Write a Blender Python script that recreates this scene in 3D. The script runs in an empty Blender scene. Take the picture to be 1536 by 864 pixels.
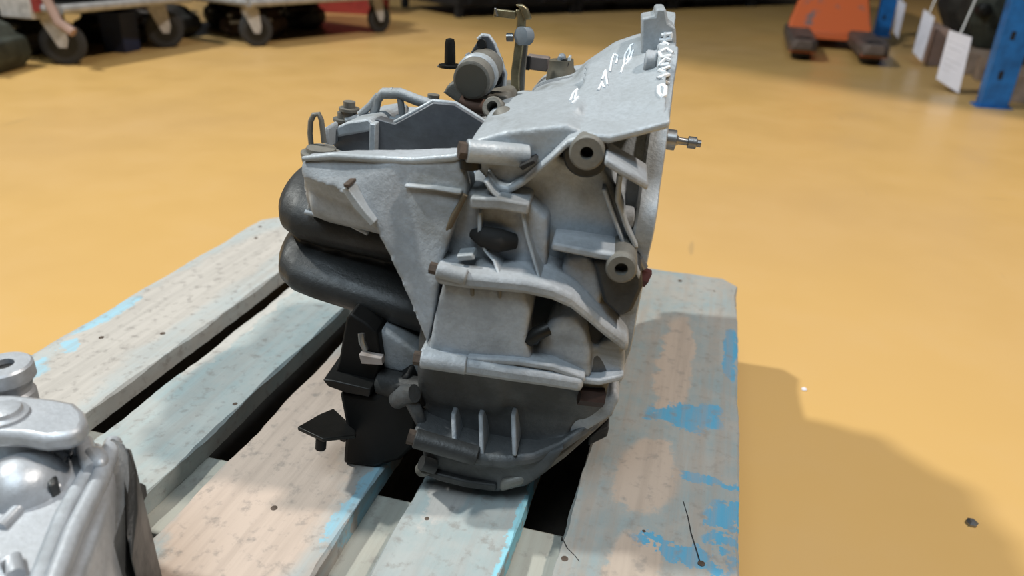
import bpy, math, random
import numpy as np
from mathutils import Vector, Matrix, noise
random.seed(7)
C = bpy.context.scene.collection
S = bpy.context.scene
PI = math.pi
PT = 0.144                                   # height of the pallet top above the floor

# ------------------------------------------------------------------ camera
YAW, PITCH, ROLL, FPX = math.radians(-14.31), math.radians(25.76), math.radians(2.2), 1100.0
CAM = Vector((.7202, .136, .461 + PT))
fw = Vector((math.sin(YAW)*math.cos(PITCH), math.cos(YAW)*math.cos(PITCH), -math.sin(PITCH)))
r0 = Vector((math.cos(YAW), -math.sin(YAW), 0)); u0 = r0.cross(fw)
rt = r0*math.cos(ROLL) + u0*math.sin(ROLL)
up = -r0*math.sin(ROLL) + u0*math.cos(ROLL)
cd = bpy.data.cameras.new('camera'); cam = bpy.data.objects.new('camera', cd); C.objects.link(cam)
m = Matrix((rt, up, -fw)).transposed().to_4x4(); m.translation = CAM
cam.matrix_world = m
cd.sensor_width = 36; cd.lens = FPX*36/1536; cd.clip_start = .02; cd.clip_end = 200
cd.dof.use_dof = True; cd.dof.focus_distance = .66; cd.dof.aperture_fstop = 5.0
S.camera = cam

# ------------------------------------------------------------------ light
S.view_settings.view_transform = 'Standard'; S.view_settings.look = 'None'
S.view_settings.gamma = 1; S.view_settings.exposure = 0.0
w = bpy.data.worlds.new('world'); S.world = w; w.use_nodes = True
bg = w.node_tree.nodes['Background']; bg.inputs[0].default_value = (.74, .88, 1.0, 1); bg.inputs[1].default_value = .05

def lamp(name, loc, target, size, power, col, spread=180):
    l = bpy.data.lights.new(name, 'AREA'); l.shape = 'DISK'; l.size = size; l.energy = power; l.color = col
    l.spread = math.radians(spread)
    o = bpy.data.objects.new(name, l); C.objects.link(o); o.location = loc
    o.rotation_euler = (Vector(target) - Vector(loc)).to_track_quat('-Z', 'Y').to_euler()
    return o
lamp('bay_lamp_left', (.6-.76*6.2, .85, 6.2), (.6, .9, 0),  .42, 520, (.96, .97, .92))
lamp('bay_lamp_right', (5.0, 1.8, 8.0), (.5, .8, 0), .5, 600, (1, .90, .80))

l = lamp('front_fill', (.3, -2.3, 6.2), (.5, .7, .3), 3.0, 270, (.76, .90, 1)); l.data.shape = 'SQUARE'  # unseen soft fill added to brighten the upward and front faces

# ------------------------------------------------------------------ node helpers
def mat(name, base, rough=.6, metal=0., spec=.5):
    m = bpy.data.materials.new(name); m.use_nodes = True
    b = m.node_tree.nodes['Principled BSDF']
    b.inputs['Base Color'].default_value = (*base, 1); b.inputs['Roughness'].default_value = rough
    b.inputs['Metallic'].default_value = metal; b.inputs['Specular IOR Level'].default_value = spec
    return m
class NT:
    def __init__(s, m): s.t = m.node_tree; s.b = s.t.nodes['Principled BSDF']; s._c = None
    def n(s, typ, **kw):
        x = s.t.nodes.new(typ)
        for k, v in kw.items():
            if k in ('i',):
                for a, b in v.items(): 
                    if hasattr(b, 'links') or isinstance(b, bpy.types.NodeSocket): s.t.links.new(b, x.inputs[a])
                    else: x.inputs[a].default_value = b
            else: setattr(x, k, v)
        return x
    def coord(s, scale=(1,1,1), rot=(0,0,0)):
        tc = s.n('ShaderNodeTexCoord')
        mp = s.n('ShaderNodeMapping', i={0: tc.outputs['Object']})
        mp.inputs['Scale'].default_value = scale; mp.inputs['Rotation'].default_value = rot
        return mp.outputs[0]
    def noise(s, co, scale, detail=4, rough=.55, dist=0):
        x = s.n('ShaderNodeTexNoise', i={'Vector': co, 'Scale': scale, 'Detail': detail, 'Roughness': rough, 'Distortion': dist})
        return x.outputs['Fac']
    def ramp(s, f, a, b, ca=0, cb=1):
        x = s.n('ShaderNodeMapRange', i={0: f, 1: a, 2: b, 3: ca, 4: cb}); x.interpolation_type = 'SMOOTHSTEP'
        return x.outputs[0]
    def math(s, op, a, b=0.):
        x = s.n('ShaderNodeMath', operation=op, i={0: a, 1: b}); return x.outputs[0]
    def mix(s, f, a, b):
        x = s.n('ShaderNodeMix', data_type='RGBA')
        for k, v in ((0, f), (6, a), (7, b)):
            if isinstance(v, bpy.types.NodeSocket): s.t.links.new(v, x.inputs[k])
            elif k == 0: x.inputs[0].default_value = v
            else: x.inputs[k].default_value = (*v, 1)
        return x.outputs[2]
    def base(s, v): s.t.links.new(v, s.b.inputs['Base Color'])
    def rough(s, v): s.t.links.new(v, s.b.inputs['Roughness'])
    def bump(s, h, strength=.4, dist=.002):
        x = s.n('ShaderNodeBump', i={'Strength': strength, 'Distance': dist, 'Height': h})
        s.t.links.new(x.outputs[0], s.b.inputs['Normal'])

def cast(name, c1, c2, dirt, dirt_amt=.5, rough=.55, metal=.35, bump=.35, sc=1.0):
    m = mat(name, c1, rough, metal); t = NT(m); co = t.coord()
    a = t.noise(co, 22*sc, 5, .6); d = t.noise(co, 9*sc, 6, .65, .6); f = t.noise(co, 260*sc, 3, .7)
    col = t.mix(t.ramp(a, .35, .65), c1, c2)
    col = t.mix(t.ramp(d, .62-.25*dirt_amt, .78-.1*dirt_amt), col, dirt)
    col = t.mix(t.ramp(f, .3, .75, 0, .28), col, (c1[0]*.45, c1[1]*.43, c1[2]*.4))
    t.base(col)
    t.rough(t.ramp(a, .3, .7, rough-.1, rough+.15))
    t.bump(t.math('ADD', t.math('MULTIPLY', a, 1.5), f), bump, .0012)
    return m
def plain(name, base, rough=.5, metal=0., var=.25, sc=20, spec=.5):
    m = mat(name, base, rough, metal, spec); t = NT(m); co = t.coord()
    a = t.noise(co, sc, 5, .65)
    t.base(t.mix(t.ramp(a, .35, .7, 0, 1), base, tuple(c*(1-var) for c in base)))
    t.bump(t.noise(co, sc*8, 3), .2, .001)
    return m

ALU = cast('dusty cast aluminium', (.40,.43,.465), (.29,.313,.337), (.18,.18,.162), .5, rough=.6, metal=.1, bump=.5)
ALU_M = cast('oily shade toned aluminium', (.10,.106,.11), (.065,.069,.072), (.04,.038,.034), .5, rough=.5, metal=.15, bump=.5)  # oil grime plus shade of the low, underhung faces, put into the colour
ALU_W = cast('bright cast aluminium', (.43,.47,.505), (.33,.36,.385), (.22,.23,.23), .35, rough=.5, metal=.2, bump=.45)
ALU_D = cast('oily shade dark aluminium', (.042,.044,.045), (.028,.029,.029), (.018,.017,.015), .5, rough=.5, metal=.2)  # oil plus the shade of undercut faces, painted in as near-black
ALU_G = cast('greasy aluminium edge', (.21,.205,.185), (.15,.143,.125), (.09,.078,.06), .6, metal=.15)
ALU_N = cast('clean cast aluminium', (.50,.53,.57), (.38,.40,.43), (.25,.255,.27), .3, rough=.42, metal=.4, bump=.2)
ALU_S = cast('grey sand cast aluminium', (.13,.14,.155), (.095,.10,.115), (.065,.065,.065), .4, rough=.5, metal=.2)
STEEL_D = plain('dark oily steel', (.022,.022,.021), .45, .6, .4)
STEEL_B = plain('black bracket steel', (.005,.005,.005), .6, .0, .3, spec=.25)
BRASS = plain('yellow zinc steel', (.30,.26,.16), .4, .7, .5, 60)
RUST = plain('rusty bolt steel', (.10,.072,.055), .7, .3, .5, 90)
STEEL = plain('grey zinc steel', (.33,.33,.33), .35, .8, .3)
HOLE = plain('dark bore', (.008,.008,.008), .8)
RUBBER = plain('dark rubber', (.02,.02,.021), .7)
PLASTIC_G = plain('grey blue plastic', (.20,.23,.26), .5)
BLUE_P = plain('blue rack enamel', (.012,.15,.46), .42, 0, .45, 14)
ORANGE = plain('orange truck enamel', (.58,.12,.035), .5, 0, .4, 9)
_t = NT(ORANGE); _c = _t.coord()
_t.base(_t.mix(_t.ramp(_t.noise(_c, 5, 5, .65), .54, .64), (.58,.12,.035), (.20,.13,.12)))
WHITE_P = plain('white caster enamel', (.48,.46,.44), .5, 0, .35, 30)
GREY_M = plain('galvanised cart frame', (.42,.42,.42), .4, .3, .3)
PAPER = plain('white paper', (.74,.75,.86), .8, 0, .08)
RED_P = plain('red plastic crate', (.30,.035,.03), .5)
NAVY_P = plain('navy plastic', (.01,.02,.06), .5)
BLUE_C = plain('blue plastic crate', (.02,.08,.24), .5)
DARK_L = plain('dark engine metal', (.045,.042,.038), .6, .3, .6, 12)
GREEN_L = plain('greenish dark engine metal', (.05,.058,.048), .6, .3, .6, 12)
BROWN_L = plain('brown rusty engine metal', (.075,.045,.033), .7, .2, .5, 12)
CARD = plain('pinkish cardboard', (.34,.23,.19), .9, 0, .3, 8)
WOODB = plain('brown pallet wood', (.27,.20,.155), .85, 0, .4, 14)
BIN = plain('black steel bin', (.007,.006,.007), .8, .0, .4, 3)

# ------------------------------------------------------------------ mesh helpers
class MB:
    def __init__(s): s.v = []; s.f = []
    def add(s, v, f):
        o = len(s.v); s.v += [Vector(p) for p in v]; s.f += [tuple(i+o for i in q) for q in f]; return s
    def box(s, lo, hi):
        x0,y0,z0 = lo; x1,y1,z1 = hi
        return s.add([(x0,y0,z0),(x1,y0,z0),(x1,y1,z0),(x0,y1,z0),(x0,y0,z1),(x1,y0,z1),(x1,y1,z1),(x0,y1,z1)],
                     [(0,3,2,1),(4,5,6,7),(0,1,5,4),(1,2,6,5),(2,3,7,6),(3,0,4,7)])
    def prism(s, a, b):                                  # a: loop of points, b: matching loop
        n = len(a)
        return s.add(list(a)+list(b), [tuple(range(n))[::-1], tuple(range(n, 2*n))] + [(i, (i+1)%n, n+(i+1)%n, n+i) for i in range(n)])
    def loft(s, rings, close=True, loop=False):
        n = len(rings[0]); v = [p for r in rings for p in r]; f = []
        k = len(rings)
        for j in range(k if loop else k-1):
            a = j*n; b = ((j+1) % k)*n
            f += [(a+i, a+(i+1)%n, b+(i+1)%n, b+i) for i in range(n)]
        if close and not loop: f += [tuple(range(n))[::-1], tuple(range((k-1)*n, k*n))]
        return s.add(v, f)
    def tube(s, path, rad, seg=14, loop=False):
        path = [Vector(p) for p in path]; n = len(path)
        rad = rad if isinstance(rad, (list, tuple)) else [rad]*n
        t0 = (path[1]-path[0]).normalized()
        ref = Vector((0,0,1)) if abs(t0.z) < .9 else Vector((1,0,0))
        nx = t0.cross(ref).normalized(); rings = []
        for i, p in enumerate(path):
            if loop: t = (path[(i+1)%n]-path[i-1]).normalized()
            else: t = (path[min(i+1, n-1)]-path[max(i-1, 0)]).normalized()
            nx = (nx - t*nx.dot(t)).normalized(); ny = t.cross(nx)
            rings.append([p + (nx*math.cos(2*PI*k/seg) + ny*math.sin(2*PI*k/seg))*rad[i] for k in range(seg)])
        return s.loft(rings, loop=loop)
    def cyl(s, a, b, r0, r1=None, seg=28):
        return s.tube([a, b], [r0, r0 if r1 is None else r1], seg)
    def lathe(s, a, b, prof, seg=40):                    # prof: (t along a->b in metres, radius)
        a = Vector(a); d = (Vector(b)-a).normalized()
        return s.tube2([(a + d*t, r) for t, r in prof], d, seg)
    def tube2(s, pr, d, seg):
        ref = Vector((0,0,1)) if abs(d.z) < .9 else Vector((1,0,0))
        nx = d.cross(ref).normalized(); ny = d.cross(nx)
        return s.loft([[p + (nx*math.cos(2*PI*k/seg) + ny*math.sin(2*PI*k/seg))*r for k in range(seg)] for p, r in pr])
    def ring(s, a, b, ro, ri, seg=32):                   # a washer / boss with a through hole
        a = Vector(a); d = (Vector(b)-a); L = d.length; d.normalize()
        ref = Vector((0,0,1)) if abs(d.z) < .9 else Vector((1,0,0))
        nx = d.cross(ref).normalized(); ny = d.cross(nx)
        e = min(.0015, L*.2)
        pr = [(0, ri), (0, ro-e), (e, ro), (L-e, ro), (L, ro-e), (L, ri)]
        return s.loft([[a + d*t + (nx*math.cos(2*PI*k/seg) + ny*math.sin(2*PI*k/seg))*r for k in range(seg)] for t, r in pr], loop=True)
    def strip(s, path, back, thick):                     # a rib: path swept by a depth vector and a thickness vector (scalars or per point)
        n = len(path); bk = back if isinstance(back, list) else [back]*n; th = thick if isinstance(thick, list) else [thick]*n
        rings = [[Vector(p), Vector(p)+Vector(bk[i]), Vector(p)+Vector(bk[i])+Vector(th[i]), Vector(p)+Vector(th[i])] for i, p in enumerate(path)]
        return s.loft(rings)
    def build(s, name, mt, parent=None, bevel=0, smooth=True, remesh=0, lap=0, disp=0, inv=None):
        me = bpy.data.meshes.new(name)
        vs = [p.copy() for p in s.v]
        me.from_pydata([tuple(p) for p in vs], [], s.f); me.update()
        import bmesh
        bm = bmesh.new(); bm.from_mesh(me); bmesh.ops.recalc_face_normals(bm, faces=bm.faces); bm.to_mesh(me); bm.free()
        o = bpy.data.objects.new(name, me); C.objects.link(o)
        if mt: me.materials.append(mt)
        if parent is not None: o.parent = parent
        if bevel:
            b = o.modifiers.new('b', 'BEVEL'); b.width = bevel; b.segments = 2; b.limit_method = 'ANGLE'; b.angle_limit = math.radians(35)
            b.harden_normals = False
        if remesh:
            r = o.modifiers.new('r', 'REMESH'); r.mode = 'VOXEL'; r.voxel_size = remesh; r.use_smooth_shade = True
            if lap:
                q = o.modifiers.new('s', 'SMOOTH'); q.factor = .6; q.iterations = lap
        if disp:
            t = bpy.data.textures.get('wear') or bpy.data.textures.new('wear', 'CLOUDS'); t.noise_scale = .03
            d = o.modifiers.new('d', 'DISPLACE'); d.texture = t; d.strength = disp; d.mid_level = .5; d.texture_coords = 'LOCAL'
        if smooth:
            for p in me.polygons: p.use_smooth = True
            if not remesh:
                try: me.set_sharp_from_angle(angle=math.radians(38))
                except Exception: pass
        return o
def thing(name, label, cat, loc=(0,0,0), mtx=None, group=None):
    o = bpy.data.objects.new(name, None); C.objects.link(o); o.empty_display_size = .05
    if mtx is not None: o.matrix_world = mtx
    else: o.location = loc
    o['label'] = label; o['category'] = cat
    if group: o['group'] = group
    return o
def tag(o, label, cat, group=None):
    o['label'] = label; o['category'] = cat
    if group: o['group'] = group
    return o
def copy_tree(o, parent=None):
    c = o.copy(); C.objects.link(c)
    if parent: c.parent = parent
    for ch in list(o.children): copy_tree(ch, c)
    return c
def hexa(mb, a, b, r):                                   # hexagonal bolt head
    return mb.tube([a, b], r, 6)
def circ(n, fn): return [fn(2*PI*k/n) for k in range(n)]

# world point on a ray of the measured photograph, at a chosen real depth / height
def pray(px, py): return fw + rt*((px-768)/FPX) - up*((py-432)/FPX)
def atz(px, py, z):
    d = pray(px, py); return CAM + d*((z-CAM.z)/d.z)

# ------------------------------------------------------------------ floor
def floor_mat():
    m = mat('yellow resin floor', (.62,.38,.09), .34); t = NT(m); co = t.coord()
    a = t.noise(co, .55, 3, .5); b = t.noise(co, 4, 5, .6); c = t.noise(t.coord((1,1,1),(0,0,.5)), 60, 3)
    col = t.mix(t.ramp(a, .35, .7), (.565,.352,.122), (.52,.33,.138))
    col = t.mix(t.ramp(b, .45, .8, 0, .25), col, (.52,.345,.165))
    s1 = t.noise(t.coord((2.2,26,1),(0,0,.9)), 1, 2, .5); s2 = t.noise(t.coord((30,2.0,1),(0,0,-.35)), 1, 2, .5)
    sc = t.math('MAXIMUM', t.ramp(s1, .735, .76), t.ramp(s2, .735, .76))
    col = t.mix(t.math('MULTIPLY', sc, .35), col, (.28,.20,.11))
    v = t.n('ShaderNodeTexVoronoi', i={'Vector': co, 'Scale': 2.1}); v.feature = 'F1'
    col = t.mix(t.ramp(v.outputs['Distance'], .012, .02, .75, 0), col, (.32,.30,.29))
    t.base(col); t.rough(t.ramp(b, .3, .7, .30, .42))
    t.bump(t.math('ADD', t.noise(co, 9, 3), t.math('MULTIPLY', c, .15)), .12, .004)
    return m
fl = MB().box((-8,-2,-.06),(8,16,0)).build('floor', floor_mat(), smooth=False); fl['kind'] = 'structure'
wb = MB().box((-8,13,0),(8,13.2,5)).build('wall_back', plain('dark warehouse wall', (.03,.028,.03), .8), smooth=False); wb['kind'] = 'structure'

# ------------------------------------------------------------------ the pallet
def board_mat(name, wood, paint, bright, wood_patches, bright_patches, lvl=.5):
    wood = tuple(c*.86 for c in wood); paint = tuple(c*.84 for c in paint)
    m = mat(name, wood, .75, 0, .3); t = NT(m)
    tc = t.n('ShaderNodeTexCoord'); base = tc.outputs['Object']
    sep = t.n('ShaderNodeSeparateXYZ', i={0: base})
    co = t.coord(); gr = t.coord((90, 5, 40)); gr2 = t.coord((26, 3.2, 26))
    n1 = t.noise(co, 17, 6, .68); n2 = t.noise(gr, 1, 4, .6); n3 = t.noise(gr2, 1, 4, .6); n4 = t.noise(co, 70, 4, .65)
    wob = t.math('MULTIPLY', t.math('SUBTRACT', n1, .5), .16)
    wob2 = t.math('MULTIPLY', t.math('SUBTRACT', n3, .5), .05)
    def patches(ps):
        acc = None
        for (x, y, rx, ry) in ps:
            dx = t.math('DIVIDE', t.math('ADD', t.math('SUBTRACT', sep.outputs[0], x), t.math('MULTIPLY', wob, .35)), rx)
            dy = t.math('DIVIDE', t.math('ADD', t.math('SUBTRACT', sep.outputs[1], y), t.math('MULTIPLY', wob, .8)), ry)
            dd = t.math('SUBTRACT', 1.3, t.math('SQRT', t.math('ADD', t.math('MULTIPLY', dx, dx), t.math('MULTIPLY', dy, dy))))
            dd = t.math('ADD', dd, t.math('MULTIPLY', wob2, 4))
            acc = dd if acc is None else t.math('MAXIMUM', acc, dd)
        return t.ramp(acc, .12, .42)
    col = t.mix(t.ramp(n1, lvl-.16, lvl+.16), paint, tuple(.5*a+.5*b for a, b in zip(paint, wood)))
    if wood_patches: col = t.mix(patches(wood_patches), col, wood)
    if bright_patches: col = t.mix(patches(bright_patches), col, bright)
    col = t.mix(t.ramp(n2, .38, .68, 0, .5), col, tuple(c*.72 for c in wood))
    col = t.mix(t.ramp(n4, .52, .72, 0, .6), col, (.19,.175,.16))
    t.base(col)
    t.bump(t.math('ADD', n2, t.math('MULTIPLY', n4, .6)), .5, .0015)
    return m
BL = (.075,.27,.42)
BM = [board_mat('weathered pale board', (.50,.47,.43), (.42,.46,.46), (.28,.46,.55), [(.08,.55,.05,.2),(.06,.9,.05,.25)], [(.012,.66,.03,.035),(.03,.74,.015,.02),(.012,.82,.012,.05)]),
      board_mat('pale teal board', (.50,.49,.46), (.34,.42,.43), (.30,.42,.46), [(.19,.85,.012,.14)], []),
      board_mat('pinkish tan board', (.54,.44,.37), (.34,.40,.41), (.22,.42,.52), [(.39,.55,.065,.13),(.37,.70,.06,.13),(.39,.40,.06,.1)], [(.466,.6,.008,.07)]),
      board_mat('light blue grey board', (.46,.45,.43), (.32,.39,.40), (.22,.50,.60), [(.54,.64,.02,.05)], [(.611,.62,.004,.1)]),
      board_mat('grey board with blue stripes', (.43,.36,.30), (.25,.315,.33), BL, [(.725,.93,.020,.12),(.715,.71,.028,.05),(.715,.585,.025,.04)],
                [(.795,1.0,.008,.05),(.79,.93,.008,.03),(.745,.815,.040,.016),(.775,.72,.03,.010),(.79,.675,.02,.010),(.79,.645,.02,.009),(.755,.62,.045,.009),(.70,.545,.05,.014),(.76,.53,.04,.02)])]
UNDER = board_mat('greyish stringer wood', (.40,.38,.33), (.36,.37,.33), (.3,.3,.3), [], [])  # cross boards in their own greyish green tone
SIDEW = plain('pallet block wood', (.30,.27,.22), .9, 0, .5, 20)
SIDED = plain('gap shade wood', (.07,.06,.05), .9, 0, .5, 20)  # darkened so the gaps between deck boards look shaded
pal = thing('wooden_pallet', 'worn wooden pallet with chipped blue paint under the gearboxes', 'pallet', (0,0,0))
def board(x0, x1, y0, y1, z0, z1, mt, name='deck_board', cut=(0,0,0,0), seed=0, wob=.0007, nx=7, ny=160, cham=.002):
    """a plank with wavy worn edges; cut: corner cuts at (x0y0, x1y0, x1y1, x0y1)"""
    rnd = random.Random(seed); rings = []
    ph = [rnd.random()*9 for _ in range(6)]
    for j in range(ny+1):
        y = y0 + (y1-y0)*j/ny
        a = x0; b = x1
        for (c, yy, side) in ((cut[0], y0, 0), (cut[3], y1, 0), (cut[1], y0, 1), (cut[2], y1, 1)):
            d = c - abs(y-yy)
            if d > 0:
                if side == 0: a += d
                else: b -= d
        a += wob*(math.sin(y*23+ph[0]) + 1.1*noise.noise(Vector((y*60,ph[1],0))) + 1.1*noise.noise(Vector((y*170,ph[4],3))))
        b += wob*(math.sin(y*27+ph[2]) + 1.1*noise.noise(Vector((y*60,ph[3],7))) + 1.1*noise.noise(Vector((y*170,ph[5],9))))
        c = cham*(1+.7*math.sin(y*50+ph[1]))
        top = [(a + (b-a)*k/nx, y, z1 + .0006*math.sin(y*40+k*1.7+ph[0])) for k in range(nx+1)]
        top[0] = (a+c*.9, y, z1); top[-1] = (b-c*.9, y, z1)
        rings.append([(a, y, z0), (a, y, z1-c)] + top + [(b, y, z1-c), (b, y, z0)])
    return MB().loft(rings).build(name, mt, pal, smooth=True)
xs = [(0,.145),(.186,.286),(.327,.472),(.513,.613),(.654,.800)]
cuts = [(.02,0,0,.02),(0,0,0,0),(0,0,0,0),(0,0,0,0),(0,.02,.022,0)]
for i, ((a, b), mt) in enumerate(zip(xs, BM)):
    o = board(a, b, 0, 1.2, PT-.022, PT, mt, cut=cuts[i], seed=i+3)
    o['label'] = ['pale weathered board with blue flecks on the outer left edge', 'narrow pale teal board', 'wide pinkish tan board in the middle', 'light blue grey board with turquoise edge', 'grey outer board with bright blue stripes'][i]
def cross(y0, y1, name, x0=0, x1=.8, z0=.1, z1=.122):
    return MB().box((x0, y0, z0), (x1, y1, z1-.0002)).build(name, UNDER, pal, bevel=.003)
for y0 in (0, .5275, 1.055): cross(y0, y0+.145 - (.042 if y0 == .5275 else 0), 'cross_board')
for x0, x1 in ((.135,.235),(.245,.322),(.48,.58),(.59,.69)):
    MB().box((x0, 0, 0), (x1, 1.2, .02)).build('bottom_board', SIDED, pal, bevel=.002)  # extra boards added below the gaps, shade put into their colour
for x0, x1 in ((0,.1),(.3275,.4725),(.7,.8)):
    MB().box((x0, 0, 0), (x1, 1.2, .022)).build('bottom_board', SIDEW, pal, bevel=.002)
    MB().box((x0+.012, .01, .0222), (x1-.012, 1.19, .0996)).build('gap_shade_bearer', SIDED, pal, bevel=.003)  # solid bearers added to keep light out of the gaps
    
def on_deck(px, py): return atz(px, py, PT)
for (px, py) in [(400,701),(411,762),(152,506),(244,500),(390,340),(384,357),(352,606),(965,797),(1052,845),(1020,421),(1071,437),(847,838),(640,778)]:
    p = on_deck(px, py)
    MB().lathe(p-Vector((0,0,.004)), p+Vector((0,0,1)), [(0,.002),(.0036,.0032),(.0042,.003),(.0045,.001)], 12).build('nail', RUST, pal)
# split in the outer board
cr = [on_deck(*q) for q in [(1024,752),(1031,775),(1036,800),(1043,822),(1049,842)]]
MB().strip([p+Vector((0,0,.0003)) for p in cr], Vector((.0009,0,0)), Vector((0,0,-.004))).build('split', HOLE, pal)
cr = [on_deck(*q) for q in [(842,806),(850,822),(862,834),(868,842)]]
MB().strip([p+Vector((0,0,.0003)) for p in cr], Vector((.0009,0,0)), Vector((0,0,-.004))).build('split', HOLE, pal)

# handwriting strokes as read in the photograph: five characters up the flange, a line of them on the bell
MARKS_F = [[(988,131),(994,128),(1000,133),(999,142),(993,146),(988,140),(988,131)],
 [(1004,126),(987,118),(1003,112),(989,106),(1005,100)], [(1003,96),(989,98),(998,88),(1005,91)], [(1006,84),(992,86),(989,78),(1000,74),(1009,80)],
 [(990,68),(1000,66),(1008,70),(1004,76)], [(989,60),(1008,58)], [(992,52),(1007,50),(1006,58),(992,62)], [(998,48),(996,66)]]
MARKS_B = [[(915,108),(917,92),(921,82),(927,84),(924,96)], [(903,120),(908,106),(911,128)], [(897,136),(903,124),(906,132)],
 [(931,110),(936,96),(938,82),(944,72),(950,66)], [(938,98),(946,88),(950,76)], [(855,152),(860,140),(866,134),(862,150)], [(858,156),(868,146)], [(940,92),(946,78),(946,68)]]
# ------------------------------------------------------------------ the main gearbox
GM = Matrix.Translation((.652, .87, PT)) @ Matrix.Rotation(math.radians(7), 4, 'Z') @ Matrix.Rotation(math.radians(4), 4, 'Y')
GI = GM.inverted(); GI3 = GI.to_3x3(); GC = GI @ CAM
def A(px, py, v):                                        # gearbox frame: u to the bell flange, v away, z up
    d = GI3 @ pray(px, py); return GC + d*((v - GC.y)/d.y)
def clampz(p):                                           # keeps a point on or above the deck
    q = GM @ p
    if q.z < PT+.001: q.z = PT+.001; return GI @ q
    return p
def SL(mb, pts, v0, v1, shrink=0., dz=0.):               # casting slab: outline on its front face, pushed back to depth v1
    a = [A(p[0], p[1], p[2] if len(p) > 2 else v0) for p in pts]
    a = [clampz(p) for p in a]; c = sum(a, Vector())/len(a)
    b = []
    for p in a:
        q = Vector((p.x, v1, p.z + dz)); q.x += (c.x-q.x)*shrink; q.z += (c.z-q.z)*shrink; b.append(clampz(q))
    return mb.prism(a, b)
gb = thing('gearbox', 'large dirty grey cast gearbox standing upright on the right half of the pallet', 'gearbox', mtx=GM)
V = Vector
# bell housing: circular sections widening to the flange, joined to a flat flank with a rounded shoulder
def sec(u, cv, cz, r, n=40, e=1.0):
    return [V((u, cv - r*math.cos(t), cz + r*e*math.sin(t))) for t in [2*PI*k/n for k in range(n)]]
mb = MB()
mb.loft([sec(-.004,0,.195,.188), sec(-.03,0,.195,.184), sec(-.052,-.002,.197,.172), sec(-.078,-.012,.20,.148), sec(-.10,-.03,.205,.112), sec(-.17,-.05,.20,.095)])
SL(mb, [(748,286),(790,262),(840,238),(905,250),(930,300),(962,400),(945,480),(800,440),(772,340)], -.192, -.05)
SL(mb, [(700,214),(760,196),(850,186),(880,200),(850,222),(800,262),(760,284),(735,276),(712,252)], -.205, -.08, dz=.006)
SL(mb, [(745,215),(770,185),(800,172),(870,160),(880,215),(800,240)], -.17, .06)
SL(mb, [(1000,181),(960,196),(915,206),(880,204),(850,214),(856,222),(885,214),(915,214),(960,206),(1000,193)], -.204, -.06, dz=.035)
bell = mb.build('bell_housing', ALU_W, gb, remesh=.0028, lap=7)
# flange with lugs
def flange_loop(u, extra=0., inner=False, n=144):
    o = []
    lugs = [(math.radians(a), h, wd) for a, h, wd in ((62,.012,.09),(95,.010,.06),(118,.017,.11),(150,.012,.09),(205,.012,.09),(250,.012,.09),(285,.012,.09),(318,.014,.08),(350,.010,.09),(20,.010,.10))]
    for k in range(n):
        t = 2*PI*k/n; r = .196
        if inner: r = .158
        else:
            for a, h, wd in lugs:
                d = (t-a+PI) % (2*PI) - PI; r += h*math.exp(-(d/wd)**4)
        zz = .195 + (r+extra)*math.sin(t)
        o.append(V((u, -(r+extra)*math.cos(t), max(zz, .0012))))
    return o
mb = MB().loft([flange_loop(-.016,-.002), flange_loop(-.014), flange_loop(-.001), flange_loop(0,-.0015), flange_loop(0,inner=True), flange_loop(-.016,inner=True)], loop=True)
fl_ = mb.build('bell_flange', ALU_W, gb)
for a in (62,118,150,205,250,318,350,20):
    t = math.radians(a); r = .196; c = V((-.016, -r*math.cos(t), .195+r*math.sin(t)))
    MB().ring(c, c-V((.010,0,0)), .0095, .0052).build('flange_boss', ALU, gb)
# gear case
mb = MB()
def rr(u, v0, v1, z0, z1, r=.03, n=6):
    o = []
    for cx, cz, a in ((v1-r, z1-r, 0), (v0+r, z1-r, 90), (v0+r, z0+r, 180), (v1-r, z0+r, 270)):
        for k in range(n+1):
            t = math.radians(a + 90*k/n); o.append(V((u, cx + r*math.cos(t), cz + r*math.sin(t))))
    return o
mb.loft([rr(-.286,-.175,.10,.225,.256,.014), rr(-.280,-.19,.11,.218,.258,.018), rr(-.22,-.198,.13,.215,.258,.018), rr(-.12,-.198,.14,.205,.256,.018)])
mb.loft([rr(-.20,-.10,.13,.10,.26,.02), rr(-.12,-.10,.13,.08,.26,.02)])
SL(mb, [(449,246,-.20),(462,233,-.195),(520,233,-.205),(600,236,-.212),(692,234,-.215),(702,290,-.222),(684,330,-.228),(662,395,-.233),(652,470,-.236),(640,522,-.24),(628,490,-.238),(612,450,-.236),(590,402,-.233),(566,352,-.229),(540,318,-.225),(515,292,-.22),(480,276,-.212),(452,268,-.205)], 0, -.185)
SL(mb, [(451,256,-.198),(520,288,-.205),(548,322,-.205),(558,348,-.17),(520,343,-.168),(486,333,-.166),(461,319,-.165)], 0, -.05)
MB().tube([A(*p) for p in ((458,318,-.170),(490,326,-.172),(520,334,-.174),(552,350,-.176))], .0022, 10).build('step_edge', ALU, gb)
gc = mb.build('gear_case', ALU, gb, remesh=.0026, lap=6)
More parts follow.
